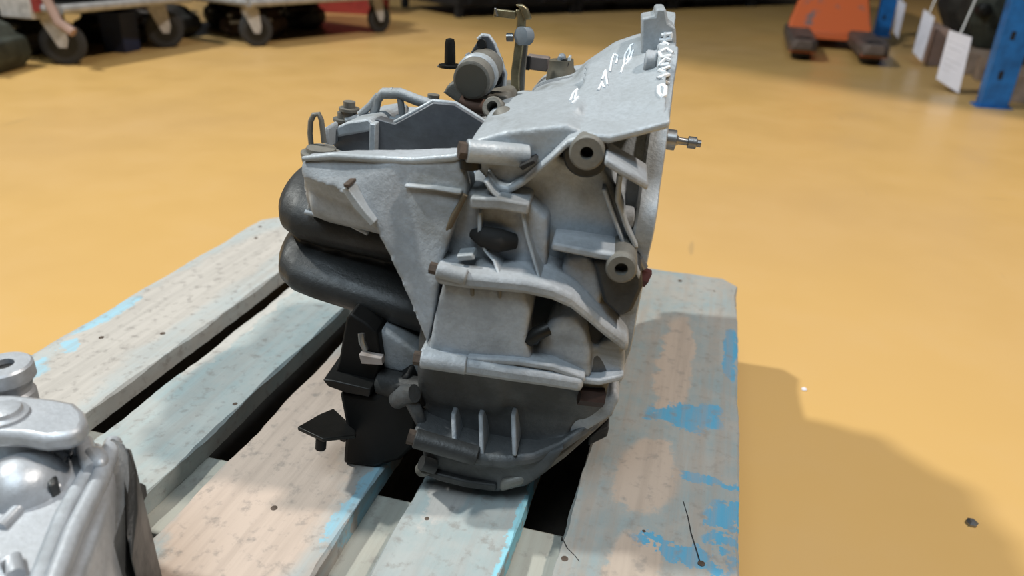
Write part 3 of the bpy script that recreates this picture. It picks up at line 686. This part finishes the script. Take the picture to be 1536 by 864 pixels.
def crate(label, lo, hi, mt, yaw=0):
    t = thing('plastic_crate', label, 'crate', ((lo[0]+hi[0])/2,(lo[1]+hi[1])/2,lo[2])); t.rotation_euler.z = yaw
    sx, sy, h = hi[0]-lo[0], hi[1]-lo[1], hi[2]-lo[2]
    mb = MB()
    o = [(-sx/2,-sy/2),(sx/2,-sy/2),(sx/2,sy/2),(-sx/2,sy/2)]
    def lp(k, z): return [V((x*k, y*k, z)) for x, y in o]
    mb.loft([lp(.9,.001), lp(1,h), lp(.94,h), lp(.85,.01)]); mb.build('tub', mt, t, bevel=.003)
    for z in (.35, .8): MB().loft([lp(.9+.1*z+.012,h*z), lp(.9+.1*z+.02,h*(z+.05)), lp(.9+.1*z-.02,h*(z+.05)), lp(.9+.1*z-.02,h*z)]).build('rim', mt, t)
    return t
crate('red plastic crate on the floor behind the second cart', (-2.62,5.62,0), (-1.88,6.1,.34), RED_P, .15)
crate('blue plastic crate beside the red one behind the carts', (-3.0,5.3,0), (-2.66,5.6,.34), BLUE_C, .15)
crate('navy crate between the two left carts', (-2.25,3.30,0), (-2.13,3.44,.19), NAVY_P, .1)
# row of black steel bins far behind
def bin_(label, x, y, sx, sy, h, yaw, z=0):
    t = thing('steel_bin', label, 'bin', (x, y, z)); t.rotation_euler.z = yaw
    MB().box((-sx/2,-sy/2,.08),(sx/2,sy/2,h)).build('bin_wall', BIN, t, bevel=.01)
    for a in (-1, 1):
        for b in (-1, 1): MB().box((a*sx/2-.05*(a>0)-.0,b*sy/2-.05*(b>0),0),(a*sx/2+.05*(a<0),b*sy/2+.05*(b<0),.079)).build('foot', BIN, t)
    for k in range(5):
        xx = -sx/2 + sx*(k+.5)/5; MB().box((xx-.02,-sy/2-.02,.1),(xx+.02,-sy/2-.0005,h-.04)).build('stiffener', BIN, t)
    return t
desc = ['leftmost and nearest black steel bin, behind the gearbox levers', 'second black steel bin from the left in the dark row', 'third black steel bin from the left, behind the bell housing', 'farthest black steel bin at the right end of the row']
for i in range(4):
    bin_(desc[i], -1.24+.762*i, 6.63+.976*i, 1.22, .9, .95, D2R(52))

# ------------------------------------------------------------------ pallet truck
pt = thing('pallet_truck', 'orange hand pallet truck with worn grey forks at upper right', 'pallet truck', (1.385,4.80,0)); pt.rotation_euler.z = D2R(-2)
WORN = plain('worn grey fork steel', (.15,.115,.10), .55, .3, .5, 12)
for s in (-1, 1):
    x = s*.19; fk = MB()
    prof = [(-.055,.045),(-.075,.075),(-.06,.098),(.06,.098),(.075,.075),(.055,.045)]
    rings = []
    for y, k, z0 in ((-.02,.55,.02),(.0,.85,.005),(.06,1,0),(.3,1.02,0),(1.05,1.02,0)):
        rings.append([V((x-.08*k,y,.05+z0)),V((x-.08*k,y,.10)),V((x-.062*k,y,.118)),V((x+.062*k,y,.118)),V((x+.08*k,y,.10)),V((x+.08*k,y,.05+z0))])
    o = fk.loft(rings).build('fork', WORN, pt, bevel=.003)
    MB().box((x-.07,.005,.048),(x+.07,.02,.075)).build('fork_edge', ORANGE, o, bevel=.002)
    for yy in (.10, .19): MB().lathe((x-.05,yy,.04), (x+1,yy,.04), [(0,.036),(.004,.039),(.096,.039),(.1,.036)], 20).build('roller', RUBBER, o)
    MB().ring((x,.11,.1185),(x,.11,.1215),.045,.03,24).build('wear_ring', STEEL_D, o)
MB().prism([V((-.25,.72,.095)),V((.25,.72,.095)),V((.25,1.1,.12)),V((-.25,1.1,.12))],[V((-.25,.76,.13)),V((.25,.76,.13)),V((.2,1.1,.42)),V((-.17,1.1,.42))]).build('body_plate', ORANGE, pt, bevel=.01)
MB().box((-.11,.66,.06),(.11,.719,.10)).build('cross_beam', ORANGE, pt, bevel=.004)
MB().box((-.14,1.1001,.10),(.14,1.3,.52)).build('pump_housing', ORANGE, pt, bevel=.01)
MB().tube([(0,1.3,.45),(0,1.4,.8),(0,1.48,1.2)], .02).build('tiller', ORANGE, pt)
MB().lathe((-.1,1.3,.09),(1,1.3,.09),[(0,.085),(.2,.085)],24).build('steer_wheel', RUBBER, pt)

# ------------------------------------------------------------------ blue rack with goods on the right
rk = thing('pallet_rack', 'blue steel pallet rack upright frames along the right side', 'rack', (1.85,3.76,0)); rk.rotation_euler.z = D2R(0)
for j, y in enumerate((0, 2.75)):
    o = MB()
    pts = [(0,0),(.11,0),(.11,.07),(.095,.07),(.095,.015),(.015,.015),(.015,.07),(0,.07)]
    o = o.prism([V((x,y+yy,.006)) for x, yy in pts],[V((x,y+yy,5.4)) for x, yy in pts]).build('upright', BLUE_P, rk, bevel=.002)
    for k in range(14):
        MB().box((.035,y-.0008,.12+k*.16),(.052,y+.001,.155+k*.16)).build('slot', HOLE, o)
    MB().box((-.015,y-.012,0),(.125,y+.09,.006)).build('base_plate', BLUE_P, rk)
    q = MB().prism([V((.9+x,y+yy,.006)) for x, yy in pts],[V((.9+x,y+yy,5.4)) for x, yy in pts]).build('upright', BLUE_P, rk, bevel=.002)
    MB().tube([(.1,y+.04,.25),(.91,y+.04,.9)],.018,8).build('brace', BLUE_P, rk)
    MB().tube([(.1,y+.04,1.6),(.91,y+.04,.95)],.018,8).build('brace', BLUE_P, rk)
for z in (1.7, 3.0, 4.3):
    MB().box((.0,.1,z),(.05,2.74,z+.12)).build('beam', BLUE_P, rk, bevel=.003)
    MB().box((.05,.1,z+.05),(.9,2.74,z+.09)).build('shelf_panel', BIN, rk)
MB().box((1.02,-.72,.9),(1.04,4.5,5.4)).build('back_shade_panel', BIN, rk)  # unseen sheet added to block the right lamp and shade the floor
MB().box((.12,-.004,1.3),(.9,-.001,5.3)).build('side_shade_panel', BIN, rk)  # unseen sheet added to lengthen the rack's shadow
def wood_pallet(label, x, y, sx, sy, yaw, h=.12, mt=WOODB):
    t = thing('wooden_pallet', label, 'pallet', (x, y, 0)); t.rotation_euler.z = yaw
    n = 5
    for k in range(n):
        yy = sy*k/(n-1)*(1-.1/sy)
        MB().box((0,yy,h-.018),(sx,yy+.1,h)).build('deck_board', mt, t, bevel=.002)
    for k in range(3):
        xx = (sx-.09)*k/2
        for yy in (0, (sy-.1)/2, sy-.1): MB().box((xx,yy,.0),(xx+.09,yy+.1,h-.0182)).build('block', mt, t, bevel=.003)
    return t
pls = [(2.0,3.95,'grey brown pallet on the floor just behind the blue post'),(2.0,4.75,'brown pallet behind the nearest paper tag'),(2.05,5.6,'brown pallet behind the middle paper tag')]
for x, y, l in pls: wood_pallet(l, x, y, .9, .7, D2R(-4))
lump('engine', 'brown rusty engine on the pallet just behind the blue post', 'engine', (2.05,3.98,.122),(2.75,4.55,.62), -.07, BROWN_L, 11, nub=7)
lump('engine', 'dark greenish engine on the pallet behind the nearest tag', 'engine', (2.02,4.80,.122),(2.7,5.35,.60), -.07, GREEN_L, 12, nub=7)
lump('engine', 'dark engine on the farthest pallet of the rack', 'engine', (2.1,5.65,.122),(2.8,6.2,.62), -.07, DARK_L, 13, nub=7)
wood_pallet('grey beige pallet right of the blue post', 2.14, 2.98, .9, .72, D2R(-4))
lump('engine', 'dark engine right of the blue post', 'engine', (2.2,3.03,.122),(2.85,3.58,.6), -.07, DARK_L, 15, nub=5)
bx = thing('cardboard_box', 'red and pink cardboard box behind the middle paper tag', 'box', (1.93,5.02,0)); bx.rotation_euler.z = D2R(-4)
MB().box((-.02,0,0),(.06,.5,.20)).build('carton', CARD, bx, bevel=.003); MB().box((-.022,.2,.03),(-.0202,.46,.19)).build('red_panel', RED_P, bx)
# paper tags hung on wires in front of the goods
def tagp(label, quad, y0, wire):
    a = []
    for px, py, yy in quad:
        d = pray(px, py); a.append(CAM + d*((yy-CAM.y)/d.y))
    c = sum(a, Vector())/4
    t = thing('paper_tag', label, 'tag', tuple(c)); t['group'] = 'paper tags hung on the rack goods'
    a = [p-c for p in a]; nrm = (a[1]-a[0]).cross(a[3]-a[0]).normalized()*.0012
    n = 6; rings = []
    for k in range(n+1):
        f = k/n; l = a[0].lerp(a[3], f); r = a[1].lerp(a[2], f); w_ = .012*math.sin(f*PI)
        rings.append([l+nrm*w_*5, r+nrm*w_*5, r+nrm*(1+w_*5), l+nrm*(1+w_*5)])
    MB().loft(rings).build('sheet', PAPER, t)
    for k in range(6):                                   # rows of small print
        f = .2+.11*k; l = a[0].lerp(a[3], f).lerp(a[1].lerp(a[2], f), .12); r = a[0].lerp(a[3], f).lerp(a[1].lerp(a[2], f), .85-.2*(k%3)*.5)
        w_ = .012*math.sin(f*PI)*5
        for sgn in (1+w_+.4, w_-.4):
            MB().tube([l+nrm*sgn, r+nrm*sgn], .0008, 4).build('print_line', plain('grey print', (.35,.36,.42), .8), t)
    MB().tube([(a[0]+a[1])/2, (a[0]+a[1])/2+Vector(wire)], .004, 6).build('wire', GREY_M, t)
    return t
tagp('nearest large white paper tag beside the blue post', [(1424,45,4.12),(1458,56,4.06),(1438,140,4.06),(1404,118,4.16)], 0, (.06,.10,.22))
tagp('middle white paper tag between the two others', [(1386,14,5.0),(1402,26,4.92),(1382,92,4.92),(1369,78,5.04)], 0, (.05,.08,.2))
tagp('farthest white paper tag beside the back blue post', [(1347,-2,5.9),(1359,6,5.84),(1347,58,5.84),(1340,48,5.94)], 0, (.04,.08,.2))

# crumbs of metal lying on the floor
for (px, py, rr_, lab) in ((1206,585,.0035,'tiny pale metal chip on the floor just beyond the shadow'),(1457,786,.006,'small grey metal crumb on the floor inside the shadow')):
    p = atz(px, py, 0); rnd = random.Random(px)
    ring = lambda k, z: [V((p.x+rr_*k*(1+.3*rnd.random())*math.cos(a*PI/3), p.y+rr_*k*(1+.3*rnd.random())*math.sin(a*PI/3), z)) for a in range(6)]
    tag(MB().loft([ring(.9,.0003), ring(1,rr_*.5), ring(.5,rr_)]).build('metal_chip', STEEL if rr_ > .005 else PAPER), lab, 'debris')
